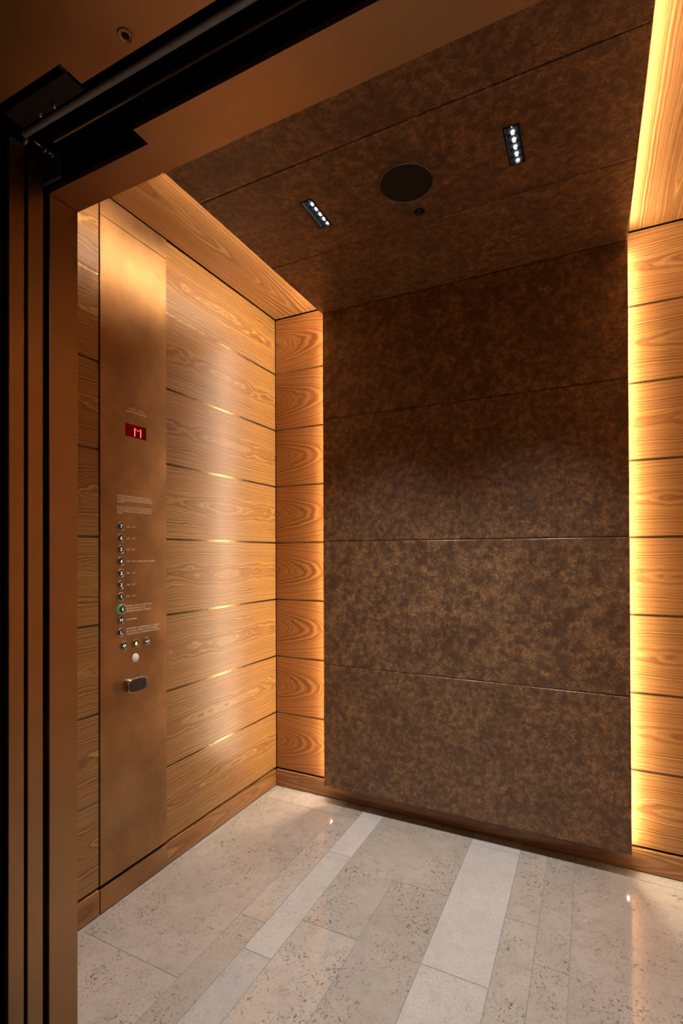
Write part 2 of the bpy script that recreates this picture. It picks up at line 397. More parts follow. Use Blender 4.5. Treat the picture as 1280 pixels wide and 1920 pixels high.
# skirting boards
bm = layered()
wood_box(bm, (XW - 0.014, YF + 0.002, 0.003), (XW + 0.0015, PY0 - 0.003, ZK), 1, 2, 0.2, 31)
wood_box(bm, (XW - 0.014, PY1 + 0.001, 0.003), (XW + 0.0015, YB - 0.003, ZK), 1, 2, 0.2, 32)
tag(obj('baseboard_left', bm, M_WK), 'low walnut skirting along the left wall', 'skirting', kind='structure')
bm = layered(); wood_box(bm, (XW + 0.002, YB - 0.004, 0.003), (XR - 0.002, YB + 0.012, ZK), 0, 2, -0.9, 33)
tag(obj('baseboard_back', bm, M_WK), 'low walnut skirting along the back wall, running under the leather panels', 'skirting', kind='structure')
bm = layered(); wood_box(bm, (XR - 0.0015, YF + 0.002, 0.003), (XR + 0.012, YB - 0.003, ZK), 1, 2, 0.2, 34)
tag(obj('baseboard_right', bm, M_WK), 'low walnut skirting along the right wall', 'skirting', kind='structure')

# ceiling: walnut soffits around the lowered leather ceiling
bm = layered()
wood_box(bm, (XW + 0.0005, YF, ZS), (-0.90, YB + 0.001, ZS + 0.02), 1, 0, 1.1, 41)
wood_box(bm, (-0.10, YF, ZS), (XR - 0.0005, YB + 0.001, ZS + 0.02), 1, 0, 2.3, 45)
ul = bm.loops.layers.uv['grain']; wl = bm.faces.layers.float['slice']
for f in bm.faces:
    if f[wl] > 44:
        for l in f.loops: l[ul].uv = (l.vert.co.y - 1.95, l.vert.co.x - 0.27)
    else:
        for l in f.loops: l[ul].uv = (l.vert.co.y - 0.6, l.vert.co.x + 1.33)
ceil = tag(obj('ceiling', bm, M_WS), 'walnut soffit running along both sides of the leather ceiling', 'ceiling', kind='structure')
bm = bmesh.new(); box(bm, (XW - 0.04, YO, ZS + 0.021), (XR + 0.04, YB + 0.06, ZS + 0.05)); obj('backing', bm, M_GAP, ceil)

# ------------------------------------------------------------------ floor
bm = bmesh.new(); wl = bm.faces.layers.float.new('slice')
XE = [-1.0545, -0.9570, -0.8550, -0.6555, -0.4530, -0.2590, -0.1570, -0.0610]
YBO = 2.118
slabs = []
def slab(x0, x1, ys, mi):
    for i in range(len(ys) - 1): slabs.append((x0, x1, ys[i], ys[i + 1], mi if isinstance(mi, int) else mi[i]))
slab(XW, -1.452, [0.84, 1.33, 2.25], 0)
slab(-1.452, XE[0], [0.84, 1.081, 2.078], 0)
slab(-1.452, XE[0], [2.078, 2.25], 0)
slab(XE[0], XE[1], [0.84, 1.367, 2.078, 2.25], 0)
slab(XE[1], XE[2], [0.84, 1.2515, 1.809, 2.25], [2, 2, 1])
slab(XE[2], XE[3], [0.84, 1.4315], 0)
slab(XE[3], XE[4], [0.84, 1.755], 0)
slab(XE[4], XE[5], [0.84, 1.4315, YBO, 2.25], [2, 1, 1])
slab(XE[5], XE[6], [0.84, 1.735, 2.25], 0)
slab(XE[6], XE[7], [0.84, 1.577, 2.25], 0)
slab(XE[7], XR, [0.84, 2.148, 2.25], 0)
wv = 0.0
for (x0, x1, y0, y1, mi) in slabs:
    wv += 1.37; g = 0.0011
    n0 = set(bm.faces)
    box(bm, (x0 + g, y0 + g, -0.02), (x1 - g, y1 - g, 0.0), 0.0005, 1, mi)
    for f in bm.faces:
        if f not in n0: f[wl] = wv
n0 = set(bm.faces); g = 0.0011
prism(bm, [(XE[2] + g, 1.4315 + g), (XE[3] - g, 1.4315 + g), (XE[3] - g, 1.755 + g), (XE[4] - g, 1.755 + g), (XE[4] - g, 2.249), (XE[2] + g, 2.249)], -0.02, 0.0)
for f in bm.faces:
    if f not in n0: f[wl] = 77.3
fl = tag(obj('floor', bm, [M_ST1, M_ST2, M_ST3]), 'beige fossil limestone floor laid in long slabs with paler rough strips', 'floor', kind='structure')
bm = bmesh.new(); box(bm, (XW - 0.03, 0.84, -0.04), (XR + 0.03, 2.26, -0.0012)); obj('grout', bm, M_GROUT, fl)
# lobby floor and sill outside the car
bm = bmesh.new(); wl = bm.faces.layers.float.new('slice')
for x0 in (-2.6, -1.7, -0.8, 0.1, 1.0):
    for y0 in (-3.0, -2.1, -1.2, -0.3):
        n0 = set(bm.faces); box(bm, (x0, y0, -0.03), (x0 + 0.897, y0 + 0.897, 0.0), 0.0006, 1)
        for f in bm.faces:
            if f not in n0: f[wl] = x0 * 3 + y0
tag(obj('floor', bm, M_ST1), 'limestone floor of the lift lobby in front of the car', 'floor', kind='structure')
bm = bmesh.new(); box(bm, (XJ - 0.6, 0.57, -0.04), (XJR + 0.3, 0.66, -0.001)); box(bm, (XJ - 0.6, 0.69, -0.04), (XJR + 0.3, 0.839, -0.001))
for y in (0.61, 0.71, 0.76): box(bm, (XJ - 0.6, y, -0.0011), (XJR + 0.3, y + 0.012, 0.0002))
tag(obj('trim_1', bm, M_STEEL), 'metal door sills between the lobby and the car', 'sill', kind='structure')

# ------------------------------------------------------------------ leather panels
def soft_panel(name, axis, x0, x1, a0, a1, depth_pos, thick, seed, label, group):
    """axis 'y': stands at y=depth_pos facing -y, a is z; axis 'z': hangs at z=depth_pos facing -z, a is y"""
    def stops(a, b, n):
        e = [0, 0.0008, 0.002, 0.004, 0.0075, 0.013]
        mid = [a + 0.013 + (b - a - 0.026) * k / n for k in range(1, n)]
        return [a + t for t in e] + mid + [b - t for t in reversed(e)]
    X = stops(x0, x1, 46); A = stops(a0, a1, 18)
    bm = bmesh.new(); wl = bm.faces.layers.float.new('slice')
    def P(x, a):
        e = min(x - x0, x1 - x, a - a0, a1 - a)
        r = 0.0045; d = 0.0
        if e < r: d = r - math.sqrt(max(0, r * r - (r - e) ** 2))
        d += 0.0007 * noise.noise(Vector((x * 5, a * 5, seed))) * min(1, e / 0.01)
        aw = a + 0.0011 * noise.noise(Vector((x * 4.5, a * 3, seed + 4.2)))
        xw = x + 0.0008 * noise.noise(Vector((x * 3, a * 5, seed + 9.2)))
        return (xw, depth_pos + d, aw) if axis == 'y' else (xw, aw, depth_pos + d)
    el = bm.verts.layers.float.new('edge')
    g = [[bm.verts.new(P(x, a)) for a in A] for x in X]
    for i, x in enumerate(X):
        for j, a in enumerate(A): g[i][j][el] = 1.0 if min(x - x0, x1 - x, a - a0, a1 - a) < 0.0042 else 0.0
    for i in range(len(X) - 1):
        for j in range(len(A) - 1): bm.faces.new((g[i][j], g[i + 1][j], g[i + 1][j + 1], g[i][j + 1]))
    rim = [g[i][0] for i in range(len(X))] + [g[-1][j] for j in range(1, len(A))] + [g[i][-1] for i in range(len(X) - 2, -1, -1)] + [g[0][j] for j in range(len(A) - 2, 0, -1)]
    off = Vector((0, thick, 0)) if axis == 'y' else Vector((0, 0, thick))
    bk = []
    for v in rim:
        c = v.co.copy()
        if axis == 'y': c.y = depth_pos + thick
        else: c.z = depth_pos + thick
        bk.append(bm.verts.new(c))
    for k in range(len(rim)):
        j = (k + 1) % len(rim); bm.faces.new((rim[k], bk[k], bk[j], rim[j]))
    bm.faces.new(bk)
    bmesh.ops.recalc_face_normals(bm, faces=bm.faces)
    for f in bm.faces: f[wl] = seed * 1.9
    o = obj(name, bm, M_LEA, smooth=True)
    return tag(o, label, 'panel', group)
GL = [ZLB, 0.6729, 1.2609, 1.8471, ZC + 0.001]
lab = ['lowest of the four dark brown scuffed leather panels on the back wall, just above the floor',
       'second lowest dark brown scuffed leather panel on the back wall',
       'second highest dark brown leather panel on the back wall, smooth and dim',
       'highest and shallowest dark brown leather panel on the back wall, touching the ceiling']
sg = 0.0005
for k in range(4):
    soft_panel('leather_wall_panel', 'y', XL, XRR, GL[k] + (sg if k else 0), GL[k + 1] - sg, YL, 0.034, 3.1 + k * 2.3, lab[k], 'leather panels on the back wall')
CY = [YF + 0.002, 1.2782, 1.7015, YL + 0.006]
lab = ['dark brown leather ceiling panel nearest the door header, in front of both lamps',
       'middle dark brown leather ceiling panel holding the two lamps and the round speaker',
       'dark brown leather ceiling panel at the rear, meeting the leather back wall']
cpan = []
for k in range(3):
    cpan.append(soft_panel('leather_ceiling_panel', 'z', XL - 0.004, XRR, CY[k] + sg, CY[k + 1] - sg, ZC, 0.032, 15.7 + k * 2.9, lab[k], 'leather panels on the ceiling'))
# backing frames with the LED tapes
bm = bmesh.new(); box(bm, (XL + 0.0115, YL + 0.034, ZLB + 0.008), (XRR - 0.0115, YB + 0.004, ZC + 0.03))
box(bm, (XL + 0.003, YL + 0.0345, ZLB + 0.002), (XRR - 0.003, YL + 0.037, ZC + 0.03))  # unseen thin sheet added to stop LED light leaking through the panel seams
t1 = tag(obj('trim_2', bm, M_DARK), 'dark frame carrying the leather panels off the back wall, with an added light-blocking sheet', 'frame', kind='structure')
for x0, x1 in ((XL + 0.0070, XL + 0.0115), (XRR - 0.0115, XRR - 0.0070)):
    bm = bmesh.new(); box(bm, (x0, YB - 0.0270, ZLB + 0.006), (x1, YB - 0.0160, ZC - 0.005))
    tag(obj('light_strip', bm, M_LEDV, t1), 'warm LED tape hidden behind the leather edge')
bm = bmesh.new(); box(bm, (XL + 0.0115, YF + 0.003, ZC + 0.032), (XRR - 0.0115, YB + 0.003, ZS))
box(bm, (XL + 0.001, YF + 0.003, ZC + 0.0325), (XRR - 0.003, YL + 0.036, ZC + 0.035))  # same added sheet above the ceiling leather, blocks light at the seams
t2 = tag(obj('trim_3', bm, M_DARK), 'dark frame carrying the leather ceiling below the soffit, with an added light-blocking sheet', 'frame', kind='structure')
for x0, x1 in ((XL + 0.0070, XL + 0.0115), (XRR - 0.0115, XRR - 0.0070)):
    bm = bmesh.new(); box(bm, (x0, YF + 0.02, ZC + 0.0375), (x1, YB - 0.06, ZC + 0.0470))
    tag(obj('light_strip', bm, M_LEDH, t2), 'warm LED tape hidden above the leather edge')

# ------------------------------------------------------------------ recessed ceiling spotlights
def spotlight(xc, y0, y1, label):
    z = ZC; hw = 0.0215
    root = empty('recessed_spotlight', (xc, (y0 + y1) / 2, z), label, 'lamp', 'recessed ceiling lamps with five LEDs')
    bm = bmesh.new()
    e = 0.0045; zz = z - 0.0012
    for lo, hi in (((xc - hw, y0), (xc - hw + e, y1)), ((xc + hw - e, y0), (xc + hw, y1)), ((xc - hw + e, y0), (xc + hw - e, y0 + e)), ((xc - hw + e, y1 - e), (xc + hw - e, y1))):
        box(bm, (lo[0], lo[1], zz), (hi[0], hi[1], z + 0.020), 0.0006, 1)
    tag(obj('frame', bm, M_LOUV, root), 'black frame')
    bm = bmesh.new(); n = 5; L = (y1 - y0 - 2 * e) / n
    for k in range(n + 1):
        yy = y0 + e + L * k
        box(bm, (xc - hw + e, yy - 0.0012, z + 0.003), (xc + hw - e, yy + 0.0012, z + 0.019))
    box(bm, (xc - hw, y0, z + 0.0185), (xc + hw, y1, z + 0.0205))
    obj('reflector', bm, M_LOUV, root)
    for k in range(n):
        yy = y0 + e + L * (k + 0.5)
        bm = bmesh.new(); lathe(bm, (xc, yy, z + 0.0178), (0, 0, -1), [(0.0056, 0), (0.0055, 0.002), (0.0040, 0.0042), (0.0, 0.0050)], 20)
        tag(obj('led_lens', bm, M_LEDW, root, True), 'lit white lens')
        ld = bpy.data.lights.new('spot', 'SPOT'); ld.energy = SPOT_W; ld.color = SPOT_COL
        ld.spot_size = math.radians(84); ld.spot_blend = 1.0; ld.shadow_soft_size = 0.005
        lo = bpy.data.objects.new('spot', ld); lo.location = (0, yy - (y0 + y1) / 2, -0.004); link(lo, root)
spotlight(-0.828, 1.4205, 1.5670, 'small black recessed ceiling lamp with five white LEDs, nearer the control panel side')
spotlight(-0.187, 1.4185, 1.5680, 'small black recessed ceiling lamp with five white LEDs, right of the round ceiling speaker')

# recesses for lamps, speaker and sensor are cut out of the leather and of the frame above it
def cutter(boxes, cyls):
    bm = bmesh.new()
    for lo, hi in boxes: box(bm, lo, hi)
    for c, r, h in cyls: lathe(bm, c, (0, 0, 1), [(0, 0), (r, 0), (r, h), (0, h)], 64)
    bmesh.ops.recalc_face_normals(bm, faces=bm.faces)
    me = bpy.data.meshes.new('cut'); bm.to_mesh(me); bm.free()
    return bpy.data.objects.new('cut', me)
cut = cutter([((xc - 0.0222, y0 - 0.0007, ZC - 0.02), (xc + 0.0222, y1 + 0.0007, ZC + 0.0225)) for xc, y0, y1 in ((-0.828, 1.4205, 1.5670), (-0.187, 1.4185, 1.5680))],
             [((-0.5095, 1.4960, ZC - 0.02), 0.0845, 0.0285), ((-0.5115, 1.6390, ZC - 0.02), 0.0195, 0.0285)])
C.objects.link(cut)
pan = cpan[1]
md = pan.modifiers.new('cut', 'BOOLEAN'); md.object = cut; md.operation = 'DIFFERENCE'; md.solver = 'EXACT'
bpy.context.view_layer.update()
dg = bpy.context.evaluated_depsgraph_get()
nm = bpy.data.meshes.new_from_object(pan.evaluated_get(dg))
pan.modifiers.clear(); pan.data = nm
bpy.data.objects.remove(cut)

# round speaker and small sensor
root = empty('ceiling_speaker', (-0.5095, 1.4960, ZC), 'large round black speaker disc set in the leather ceiling between the lamps', 'speaker')
bm = bmesh.new(); lathe(bm, (-0.5095, 1.4960, ZC), (0, 0, -1), [(0.0838, -0.008), (0.0838, 0.0006), (0.0828, 0.0014), (0.0812, 0.0014), (0.0808, 0.0004), (0.0808, -0.008)], 72)
tag(obj('rim', bm, M_BEZ, root, True), 'thin dark metal rim')
bm = bmesh.new(); lathe(bm, (-0.5095, 1.4960, ZC), (0, 0, -1), [(0.0809, -0.008), (0.0809, 0.0), (0.079, 0.0008), (0.05, 0.0011), (0.0, 0.0012)], 72)
obj('grille', bm, M_SPK, root, True)
root = empty('ceiling_sensor', (-0.5115, 1.6390, ZC), 'tiny round black sensor in the leather ceiling behind the big speaker disc', 'sensor')
bm = bmesh.new(); lathe(bm, (-0.5115, 1.6390, ZC), (0, 0, -1), [(0.0192, -0.008), (0.0192, 0.0008), (0.0175, 0.0016), (0.0125, 0.0008), (0.0105, -0.004), (0.0105, -0.008)], 40)
obj('ring', bm, M_LOUV, root, True)
bm = bmesh.new(); lathe(bm, (-0.5115, 1.6390, ZC + 0.008), (0, 0, -1), [(0.0106, 0), (0.0095, 0.006), (0.006, 0.0095), (0.0, 0.0105)], 32)
obj('lens', bm, M_SPK, root, True)

# ------------------------------------------------------------------ control panel
root = empty('control_panel', (XW, (PY0 + PY1) / 2, 0.0), 'tall antique bronze elevator control panel with floor buttons and red display', 'control panel')
DY0, DY1, DZ0, DZ1 = 1.2569, 1.3524, 1.6226, 1.6690
bm = bmesh.new(); xf = XW + 0.0012; xb = XW - 0.012
z0, z1 = ZK + 0.0105, 2.3490
# plate with a real opening for the display
ys = [PY0, DY0, DY1, PY1]; zz = [z0, DZ0, DZ1, z1]
gf = [[bm.verts.new((xf, y, z)) for z in zz] for y in ys]; gb = [[bm.verts.new((xb, y, z)) for z in zz] for y in ys]
for i in range(3):
    for j in range(3):
        if i == 1 and j == 1: continue
        bm.faces.new((gf[i][j], gf[i + 1][j], gf[i + 1][j + 1], gf[i][j + 1]))
for (a, b_) in [((i, 0), (i + 1, 0)) for i in range(3)] + [((3, j), (3, j + 1)) for j in range(3)] + [((i + 1, 3), (i, 3)) for i in range(3)] + [((0, j + 1), (0, j)) for j in range(3)] + [((1, 1), (1, 2)), ((1, 2), (2, 2)), ((2, 2), (2, 1)), ((2, 1), (1, 1))]:
    bm.faces.new((gf[a[0]][a[1]], gb[a[0]][a[1]], gb[b_[0]][b_[1]], gf[b_[0]][b_[1]]))
bmesh.ops.recalc_face_normals(bm, faces=bm.faces)
outer = [e for e in bm.edges if all(abs(v.co.x - xf) < 1e-6 for v in e.verts) and (all(abs(v.co.y - PY0) < 1e-6 for v in e.verts) or all(abs(v.co.y - PY1) < 1e-6 for v in e.verts) or all(abs(v.co.z - z0) < 1e-6 for v in e.verts) or all(abs(v.co.z - z1) < 1e-6 for v in e.verts))]
bmesh.ops.bevel(bm, geom=outer, offset=0.0012, segments=2, affect='EDGES')
obj('faceplate', bm, M_COP, root)
bm = bmesh.new(); box(bm, (xb, PY0, 2.3503), (xf, PY1, ZS - 0.005), 0.0006, 1); obj('top_cover', bm, M_COP, root)
bm = bmesh.new(); box(bm, (xb, PY0, 0.003), (XW + 0.003, PY1, ZK), 0.0008, 1); tag(obj('plinth', bm, M_COP, root), 'low bronze plinth below the dark gap')
# display
bm = bmesh.new(); xr = XW - 0.0075
box(bm, (xr - 0.003, DY0 - 0.001, DZ0 - 0.001), (xr, DY1 + 0.001, DZ1 + 0.001))
t = 0.0009
box(bm, (xr, DY1 - t, DZ0), (xf - 0.0012, DY1, DZ1)); box(bm, (xr, DY0, DZ0), (xf - 0.0012, DY0 + t, DZ1))
box(bm, (xr, DY0, DZ0), (xf - 0.0012, DY1, DZ0 + t)); box(bm, (xr, DY0, DZ1 - t), (xf - 0.0012, DY1, DZ1))
disp = obj('display', bm, M_DISP, root); tag(disp, 'dark red display window')
bm = bmesh.new()
gy0, gy1, gz0, gz1 = 1.3065, 1.3335, 1.6320, 1.6590
for c in range(5):
    for r in range(9):
        if c in (0, 4) or (r, c) in ((1, 1), (1, 3), (2, 2)):
            y = gy0 + (gy1 - gy0) * c / 4; z = gz1 - (gz1 - gz0) * r / 8
            lathe(bm, (xr, y, z), (1, 0, 0), [(0.0016, 0), (0.0014, 0.0006), (0, 0.0008)], 10)
tag(obj('floor_indicator', bm, M_DOT, disp), 'glowing red dot matrix letter M')
# speaker holes
bm = bmesh.new()
for r in range(3):
    for c in range(10):
        lathe(bm, (xf - 0.0002, 1.2530 + 0.1092 * c / 9, 1.4625 - 0.0115 * r), (1, 0, 0), [(0.0014, 0), (0.0014, 0.0003), (0, 0.00031)], 10)
tag(obj('speaker_holes', bm, M_GAP, root), 'three rows of tiny dark speaker holes')
bm = bmesh.new(); lathe(bm, (xf - 0.0002, 1.3062, 1.9421), (1, 0, 0), [(0.0018, 0), (0.0018, 0.0003), (0, 0.00031)], 12)
tag(obj('pin_hole', bm, M_GAP, root), 'tiny dark hole near the top')

# text on the control panel plane: reads along +y, up is +z, facing +x
def text_mesh(s, off=0.012):
    cu = bpy.data.curves.new('t', 'FONT'); cu.body = s; cu.size = 1.0; cu.extrude = 0.0; cu.offset = off; cu.resolution_u = 3
    o = bpy.data.objects.new('t', cu); C.objects.link(o); bpy.context.view_layer.update()
    me = bpy.data.meshes.new_from_object(o.evaluated_get(bpy.context.evaluated_depsgraph_get()))
    bpy.data.objects.remove(o); bpy.data.curves.remove(cu)
    return me
def put_text(bm, s, y0, y1, z0, cap, x=None, thick=0.00025, bold=0.0):
    """fit the string between y0 and y1 with the baseline at z0 and capital height cap"""
    me = text_mesh(s, 0.0 if s in ('M', '0') else 0.012); xs = [v.co.x for v in me.vertices]; a, b_ = min(xs), max(xs)
    sx = (y1 - y0) / (b_ - a); sy = cap / 0.70
    X = xf if x is None else x
    t = bmesh.new(); t.from_mesh(me); bpy.data.meshes.remove(me)
    for v in t.verts: v.co = Vector((X + thick, y0 + (v.co.x - a) * sx, z0 + v.co.y * sy))
    r = bmesh.ops.extrude_face_region(t, geom=list(t.faces))
    for v in [g for g in r['geom'] if isinstance(g, bmesh.types.BMVert)]: v.co.x -= thick
    bmesh.ops.recalc_face_normals(t, faces=t.faces)
    tm = bpy.data.meshes.new('x'); t.to_mesh(tm); t.free(); bm.from_mesh(tm); bpy.data.meshes.remove(tm)
def lettering(lines, label=None):
    bm = bmesh.new()
    for l in lines: put_text(bm, *l)
    o = obj('lettering', bm, M_PRINT, root)
    if label: tag(o, label)
h = 0.0046
lettering([('1275 KG  17 PERS.', 1.2714, 1.3398, 1.7200, 0.0062), ('KOMMISSION 080986', 1.2592, 1.3525, 1.7092, 0.0062)], 'pale engraved load notice')
lettering([('BENÜTZUNG IM BRANDFALL VERBOTEN. IM NOTFALL', 1.2232, 1.3700, 1.4058, 0.0042), ('ALARMTASTE 3 SEKUNDEN DRÜCKEN. SIE WERDEN', 1.2232, 1.3774, 1.3983, 0.0042),
           ('SIE WERDEN MIT DER INTERVENTIONSZENTRALE', 1.2232, 1.3800, 1.3905, 0.0042), ('VERBUNDEN.', 1.2232, 1.2560, 1.3832, 0.0042)], 'pale engraved notice in German')
lettering([('IN CASE OF FIRE NO USE OF LIFT. IN AN EMERGENCY', 1.2232, 1.3825, 1.3668, 0.0042), ('TO PRESS ALARM BUTTON FOR 3 SECONDS. THIS WILL', 1.2232, 1.3774, 1.3588, 0.0042),
           ('SET UP A VOCAL LINK WITH THE 24H INTERVENTION', 1.2232, 1.3748, 1.3515, 0.0042), ('CENTRE.', 1.2232, 1.2476, 1.3440, 0.0042)], 'pale engraved notice in English')
zb = [1.3001, 1.2591, 1.2195, 1.1775, 1.1359, 1.0949, 1.0539, 1.0106, 0.9720, 0.9291]
for k, n in enumerate((7, 6, 5, 4, 3, 2, 1)):
    ls = [('%d01 - %d%s' % (n, n, '07' if n == 7 else '17'), 1.2635, 1.3025, zb[k] - 0.0030, 0.0056)]
    if n == 4: ls.append(('ALPINE SPA, FITNESS', 1.3078, 1.3926, zb[k] - 0.0030, 0.0056))
    lettering(ls)
lettering([('PIAZZA, SHOPS, PROMENADE', 1.2640, 1.3751, 1.0160, h + 0.001), ('BÜRGENSTOCK BAHN', 1.2640, 1.3467, 1.0066, h + 0.001), ('SPICES KITCHEN & TERRACE', 1.2640, 1.3731, 0.9972, h + 0.001)])
lettering([('MEZZANINE', 1.2615, 1.3077, 0.9682, h + 0.001)])
lettering([('RECEPTION, LAKEVIEW BAR & LOUNGE', 1.2621, 1.4116, 0.9345, h + 0.001), ('BALLROOM, CINEMA, CIGAR LOUNGE', 1.2621, 1.4040, 0.9253, h + 0.001), ('PALACE HOTEL, CONFERENCE CENTER', 1.2621, 1.4132, 0.9162, h + 0.001)])

def button_shell(y, z, name='floor_button', r=0.0160):
    bm = bmesh.new(); lathe(bm, (XW, y, z), (1, 0, 0), [(r * 0.75, 0.0), (r * 0.75, 0.0032), (r * 0.71, 0.0037), (0.0, 0.0038)], 36)
    b_ = obj(name, bm, M_CAP, root, True, origin=(XW, y, z))
    bm = bmesh.new(); lathe(bm, (XW, y, z), (1, 0, 0), [(r, 0.0), (r, 0.0022), (r * 0.97, 0.0034), (r * 0.90, 0.0042), (r * 0.80, 0.0038), (r * 0.745, 0.0022)], 36)
    tag(obj('bezel', bm, M_BEZ, b_, True), 'grey metal ring')
    return b_
def tri(bm, pts, x):
    vs = [bm.verts.new((x + 0.0003, y, z)) for y, z in pts]; vb = [bm.verts.new((x, y, z)) for y, z in pts]
    bm.faces.new(vs); bm.faces.new(vb[::-1])
    for i in range(len(pts)): j = (i + 1) % len(pts); bm.faces.new((vs[i], vb[i], vb[j], vs[j]))
    bmesh.ops.recalc_face_normals(bm, faces=bm.faces)
syms = ['7', '6', '5', '4', '3', '2', '1', '0', 'M', 'L']
for k, s in enumerate(syms):
    y = 1.2386; z = zb[k]
    if s == '0':
        y = 1.2400; hh = 0.0085
        bm = bmesh.new(); lathe(bm, (XW, y, z), (1, 0, 0), [(0.0118, hh - 0.003), (0.0118, hh + 0.0002), (0.0110, hh + 0.0006), (0.0, hh + 0.0007)], 36)
        b_ = obj('floor_button', bm, M_CAP, root, True, origin=(XW, y, z)); tag(b_, 'raised lit button marked 0 with a green glowing ring')
        bm = bmesh.new(); lathe(bm, (XW, y, z), (1, 0, 0), [(0.0182, 0.0), (0.0182, hh - 0.0015), (0.0176, hh - 0.0004), (0.0164, hh)], 44)
        tag(obj('ring', bm, M_GREEN, b_, True), 'glowing green ring')
        bm = bmesh.new(); lathe(bm, (XW, y, z), (1, 0, 0), [(0.0164, hh), (0.0158, hh + 0.0006), (0.0140, hh + 0.0008), (0.0124, hh + 0.0004), (0.0117, hh - 0.0006)], 44)
        tag(obj('bezel', bm, M_BEZ, b_, True), 'grey metal ring')
        xs = XW + hh + 0.0007
    else:
        b_ = button_shell(y, z); tag(b_, 'round black button marked ' + s); xs = XW + 0.0038
    w_ = {'1': 0.0036, 'M': 0.0112, 'L': 0.0068, '4': 0.0082}.get(s, 0.0074)
    bm = bmesh.new(); put_text(bm, s, y - w_ / 2, y + w_ / 2, z - 0.0060, 0.0120, x=xs, thick=0.0003) if s != '1' else [tri(bm, p_, xs) for p_ in ([(y - 0.0002, z - 0.0060), (y + 0.0020, z - 0.0060), (y + 0.0020, z + 0.0060), (y - 0.0002, z + 0.0060)], [(y - 0.0002, z + 0.0060), (y - 0.0024, z + 0.0044), (y - 0.0024, z + 0.0024), (y - 0.0002, z + 0.0038)])]
    # thicken strokes a little
    obj('symbol', bm, M_SYM, b_)
for y, kind in ((1.2518, 'open'), (1.3028, 'alarm'), (1.3540, 'close')):
    z = 0.8812; nm_ = {'open': 'door_open_button', 'alarm': 'alarm_button', 'close': 'door_close_button'}[kind]
    b_ = button_shell(y, z, nm_); xs = XW + 0.0038
    tag(b_, {'open': 'round black door open button', 'alarm': 'round black button with a yellow bell', 'close': 'round black door close button'}[kind])
    bm = bmesh.new()
    if kind == 'alarm':
        tri(bm, [(y - 0.0065, z - 0.0048), (y - 0.0050, z - 0.0030), (y - 0.0040, z + 0.0025), (y - 0.0015, z + 0.0055), (y, z + 0.0080), (y + 0.0015, z + 0.0055), (y + 0.0040, z + 0.0025), (y + 0.0050, z - 0.0030), (y + 0.0065, z - 0.0048)], xs)
        tri(bm, [(y - 0.0022, z - 0.0052), (y + 0.0022, z - 0.0052), (y, z - 0.0080)], xs)
        obj('symbol', bm, M_YEL, b_)
    else:
        tri(bm, [(y - 0.0007, z - 0.0080), (y + 0.0007, z - 0.0080), (y + 0.0007, z + 0.0080), (y - 0.0007, z + 0.0080)], xs)
        d = 1 if kind == 'open' else -1
        for s_ in (-1, 1):
            a, b2 = (s_ * 0.0082, s_ * 0.0024) if kind == 'open' else (s_ * 0.0024, s_ * 0.0082)
            tri(bm, [(y + a, z), (y + b2, z + 0.0038), (y + b2, z - 0.0038)], xs)
        obj('symbol', bm, M_SYM, b_)
bm = bmesh.new(); lathe(bm, (XW, 1.3004, 0.8302), (1, 0, 0), [(0.0160, 0.0), (0.0160, 0.0018), (0.0150, 0.0024)], 36)
b_ = obj('blank_button', bm, M_BEZ, root, True, origin=(XW, 1.3004, 0.8302)); tag(b_, 'blank white button with a dark rim')
bm = bmesh.new(); lathe(bm, (XW, 1.3004, 0.8302), (1, 0, 0), [(0.0151, 0.0), (0.0151, 0.0026), (0.0142, 0.0034), (0.0, 0.0038)], 36)
tag(obj('cap', bm, M_WHITE, b_, True), 'white cap')

# card reader: cambered black face in a chrome body
ry0, ry1, rz0, rz1 = 1.2560, 1.3420, 0.7115, 0.7600
root = empty('card_reader', (XW + 0.0012, (ry0 + ry1) / 2, (rz0 + rz1) / 2), 'chrome framed card reader with a dark face, mounted low on the bronze control panel', 'card reader')
def cushion(y0, y1, z0, z1, x0, x1, camber, rad, inset=0.0, nn=24):
    """outline with bowed top and bottom edges and rounded corners"""
    pts = []
    cy = (y0 + y1) / 2; hw = (y1 - y0) / 2 - inset; cz = (z0 + z1) / 2; hh = (z1 - z0) / 2 - inset
    m = 80
    for k in range(m):
        t = 2 * math.pi * k / m; c, s_ = math.cos(t), math.sin(t)
        e = 5.0
        q = (abs(c) ** e + abs(s_) ** e) ** (-1 / e)
        y = q * c; z = q * s_
        z *= 1 + camber * (1 - y * y)
        pts.append((cy + y * hw, cz + z * hh))
    return pts
def loft(bm, secs):
    rings = [[bm.verts.new((x, y, z)) for y, z in p] for x, p in secs]
    n = len(rings[0])
    for A, B in zip(rings, rings[1:]):
        for k in range(n): bm.faces.new((A[k], A[(k + 1) % n], B[(k + 1) % n], B[k])).smooth = True
    bm.faces.new(rings[-1]); bmesh.ops.recalc_face_normals(bm, faces=bm.faces)
cam_ = 0.10; P_ = lambda i: cushion(ry0, ry1, rz0, rz1, 0, 0, cam_, 0, i)
bm = bmesh.new(); X0 = XW + 0.001
loft(bm, [(X0, P_(-0.001)), (X0 + 0.012, P_(-0.0004)), (X0 + 0.0165, P_(0.0006)), (X0 + 0.0178, P_(0.0022)), (X0 + 0.0172, P_(0.0036))])
tag(obj('housing', bm, M_CHROME, root), 'chrome body')
bm = bmesh.new(); loft(bm, [(X0 + 0.0165, P_(0.0034)), (X0 + 0.0186, P_(0.0042)), (X0 + 0.0194, P_(0.0075)), (X0 + 0.0198, P_(0.014))])
tag(obj('face', bm, plain('reader_face', (0.055, 0.042, 0.036), 0.22), root), 'dark glossy face')
bm = bmesh.new(); cy_, cz_ = (ry0 + ry1) / 2 + 0.004, (rz0 + rz1) / 2
